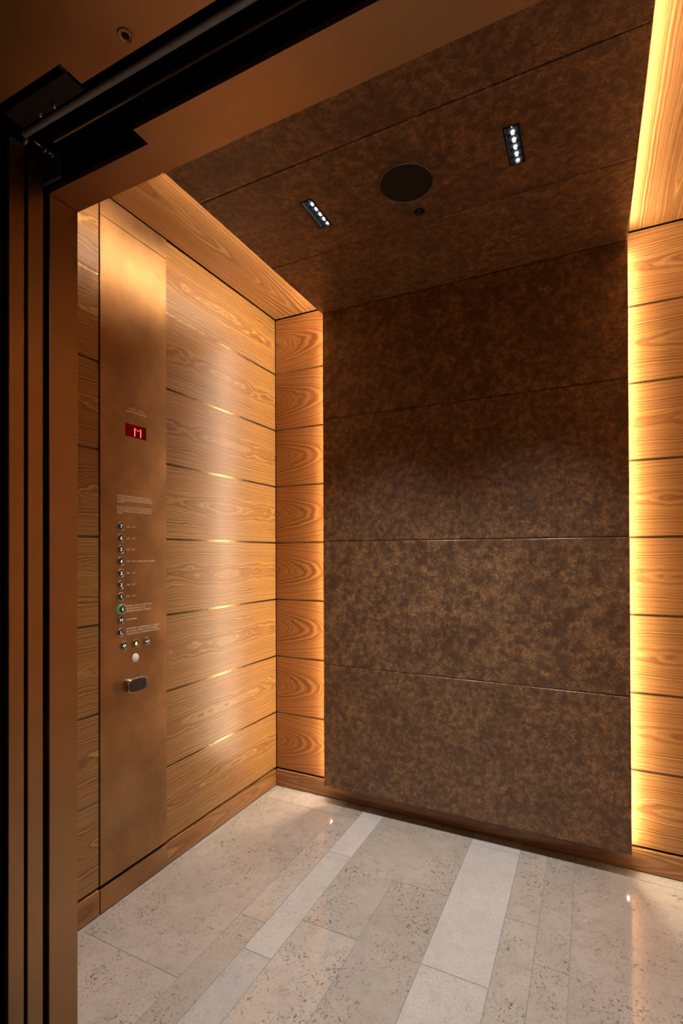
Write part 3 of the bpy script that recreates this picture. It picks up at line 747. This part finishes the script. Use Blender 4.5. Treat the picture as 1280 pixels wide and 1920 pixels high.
for rr in (0.0045, 0.0075, 0.0105):
    for k in range(8):
        a0 = math.radians(35 + 110 * k / 8); a1 = math.radians(35 + 110 * (k + 1) / 8)
        tri(bm, [(cy_ + math.cos(a) * r_, cz_ - 0.004 + math.sin(a) * r_) for a, r_ in ((a0, rr), (a1, rr), (a1, rr + 0.001), (a0, rr + 0.001))], X0 + 0.0198)
tri(bm, [(cy_ - 0.0008, cz_ - 0.012), (cy_ + 0.0008, cz_ - 0.012), (cy_ + 0.0008, cz_ - 0.003), (cy_ - 0.0008, cz_ - 0.003)], X0 + 0.0198)
tag(obj('symbol', bm, M_BEZ, root), 'faint wireless mark')

# ------------------------------------------------------------------ car entrance: jambs, header, inner front wall
bm = bmesh.new()
box(bm, (XW - 0.03, YO, 0.0), (XJ, YF, ZL), 0.0012, 1)
box(bm, (XJR, YO, 0.0), (XR + 0.03, YF, ZL), 0.0012, 1)
prism(bm, [(XW - 0.03, YO), (-0.8240, YO), (-0.8240, 0.7240), (XR + 0.03, 0.7240), (XR + 0.03, YF), (XW - 0.03, YF)], ZL + 0.0004, ZL + 0.012)
box(bm, (XW - 0.03, YF - 0.02, ZL + 0.010), (XR + 0.03, YF, 2.47))
tag(obj('wall_front', bm, M_BRZ), 'bronze metal frame around the car entrance: jamb at left and header above', 'door frame', kind='structure')

# sliding door leaves parked at the left, seen on edge
def leaf(name, y0, y1, x1, ztop, m, label):
    bm = bmesh.new(); box(bm, (x1 - 0.75, y0, 0.008), (x1, y1, ztop), 0.0016, 2)
    o = obj(name, bm, m); tag(o, label, 'door', kind='structure'); return o
leaf('door_1', 0.7122, 0.7484, XJ, 2.123, M_BRZ, 'bronze sliding door leaf on edge, right beside the black gap of the jamb')
leaf('door_2', 0.6701, 0.7045, XJ, 2.123, M_BRZ, 'bronze sliding door leaf on edge, farther left and nearer the camera')
leaf('door_3', 0.6200, 0.6560, XJ - 0.004, 2.10, M_BLACK, 'landing door leaf coloured black for the dark shaft gap at the far left border')  # black colour stands in for the unlit shaft gap
leaf('door_4', 0.5750, 0.6100, XJ - 0.004, 2.10, M_BLACK, 'black landing door leaf hidden beyond the left border')

# landing header and frame
bm = bmesh.new()
prism(bm, [(-2.2, 0.16), (1.2, 0.16), (1.2, 0.6109), (-0.8272, 0.6109), (-0.8272, 0.5688), (-2.2, 0.5688)], ZL, ZL + 0.012)
box(bm, (-2.2, 0.16, ZL + 0.011), (1.2, 0.18, 2.75))
box(bm, (-2.2, 0.16, 0.0), (XJ - 0.004, 0.5688, ZL - 0.0005)); box(bm, (XJR + 0.05, 0.16, 0.0), (1.2, 0.5688, ZL - 0.0005))
tag(obj('trim_4', bm, M_BRZ), 'bronze landing header overhead at upper left', 'door frame', kind='structure')
bm = bmesh.new()
box(bm, (-2.2, 0.18, 2.60), (1.2, 0.835, 2.63)); box(bm, (-2.2, 0.79, ZL + 0.013), (1.2, 0.815, 2.6)); box(bm, (-2.2, 0.18, ZL + 0.013), (1.2, 0.545, 2.6))
box(bm, (-2.23, 0.16, 0), (-2.2, 0.835, 2.63))
tag(obj('trim_5', bm, M_BLACK), 'black interior of the door gear slot between the two headers', 'slot', kind='structure')

# keyhole ring in the landing header
kc = (-0.6846, 0.5855, ZL)
root = empty('key_switch', kc, 'small round metal key hole in the bronze header at top left', 'lock')
bm = bmesh.new(); lathe(bm, kc, (0, 0, -1), [(0.0128, 0.0), (0.0128, 0.0010), (0.0118, 0.0018), (0.0100, 0.0018), (0.0094, 0.0008), (0.0080, 0.0008), (0.0066, 0.0016), (0.0062, 0.0)], 40)
tag(obj('ring', bm, M_BRZ, root, True), 'round metal ring')
bm = bmesh.new(); lathe(bm, (kc[0], kc[1], ZL), (0, 0, -1), [(0.0064, 0.0), (0.0062, 0.0004), (0.0, 0.0005)], 24)
tag(obj('core', bm, M_BLACK, root, True), 'black hole')

# door gear: rails and rollers
M_RAIL = plain('greyed_rail_steel', (0.62, 0.62, 0.60), 0.35, 0.15)
bm = bmesh.new(); rod(bm, (-1.118, 0.6855, 2.1322), (0.40, 0.6855, 2.1322), 0.0066, 16)
box(bm, (-1.118, 0.6830, 2.137), (0.40, 0.6880, 2.25), mi=1)
tag(obj('door_rail', bm, [M_RAIL, M_BLACK]), 'round grey steel door rail in the black slot, the brighter one', 'rail', 'door rails in the overhead slot')
bm = bmesh.new(); box(bm, (-1.070, 0.7195, 2.1217), (0.40, 0.7235, 2.1275), 0.0012, 2); box(bm, (-1.070, 0.7197, 2.1275), (0.40, 0.7233, 2.25), mi=1)
tag(obj('door_rail', bm, [plain('coppery_rail', (0.42, 0.29, 0.19), 0.4, 0.15), M_BLACK]), 'thin coppery edged door rail in the black slot, nearer the car header', 'rail', 'door rails in the overhead slot')

M_PLATE = plain('black_plate', (0.006, 0.006, 0.007), 0.6)
rt_ = empty('door_hanger', (-1.00, 0.660, 2.128), 'black door hanger bracket with two shiny bolts, beside the grey rail', 'bracket')
bm = bmesh.new(); box(bm, (-1.10, 0.612, 2.128), (-0.835, 0.632, 2.20), 0.002, 2)
box(bm, (-1.10, 0.612, 2.128), (-0.90, 0.672, 2.132), 0.001, 1)
obj('plate', bm, M_PLATE, rt_)
for bx_ in (-1.029, -0.983):
    bm = bmesh.new(); lathe(bm, (bx_, 0.6640, 2.128), (0, 0, -1), [(0.0052, 0), (0.0052, 0.0035), (0.0038, 0.0045), (0.0038, 0.008), (0.0026, 0.0088), (0, 0.009)], 6)
    tag(obj('bolt', bm, M_CHROME, rt_), 'shiny bolt')
rt_ = empty('door_roller', (-1.10, 0.724, 2.11), 'small metal roller assembly where the door rails end above the jamb corner', 'roller')
bm = bmesh.new(); box(bm, (-1.165, 0.750, 2.075), (-1.095, 0.760, 2.155), 0.003, 2); obj('block', bm, plain('dark_block', (0.09, 0.09, 0.08), 0.35), rt_)
bm = bmesh.new(); lathe(bm, (-1.115, 0.749, 2.132), (0, -1, 0), [(0.0, -0.001), (0.011, -0.001), (0.011, 0.004), (0.007, 0.005), (0.007, 0.016), (0.012, 0.017), (0.012, 0.023), (0, 0.025)], 24)
tag(obj('wheel', bm, M_STEEL, rt_, True), 'grey wheel')
bm = bmesh.new(); rod(bm, (-1.115, 0.728, 2.132), (-1.115, 0.705, 2.132), 0.0035, 12); tag(obj('bolt', bm, M_CHROME, rt_, True), 'shiny bolt')
rt_ = empty('door_guide', (-1.14, 0.69, 2.125), 'small brass coloured guide wheel on top of the sliding door leaf nearer the camera', 'guide')
bm = bmesh.new(); lathe(bm, (-1.140, 0.704, 2.141), (0, -1, 0), [(0, 0), (0.014, 0), (0.016, 0.005), (0.014, 0.010), (0, 0.010)], 24); obj('wheel', bm, metal('dull_brass', (0.45, 0.30, 0.14), 0.4), rt_, True)
bm = bmesh.new(); box(bm, (-1.18, 0.671, 2.1245), (-1.143, 0.704, 2.1265)); obj('plate', bm, M_STEEL, rt_)

# shell closing the shaft around the car, never seen directly
bm = bmesh.new()
box(bm, (-2.6, -3.05, 2.75), (1.9, 0.16, 2.78)); box(bm, (-2.63, -3.05, 0), (-2.6, 0.16, 2.78)); box(bm, (1.9, -3.05, 0), (1.93, 0.16, 2.78)); box(bm, (-2.6, -3.08, 0), (1.9, -3.05, 2.78))
box(bm, (-2.6, 0.15, 0), (-2.2, 0.16, 2.78)); box(bm, (1.2, 0.15, 0), (1.9, 0.16, 2.78))
tag(obj('wall_lobby', bm, plain('lobby_plaster', (0.30, 0.22, 0.15), 0.8)), 'brown plaster walls of the lift lobby behind the camera', 'wall', kind='structure')
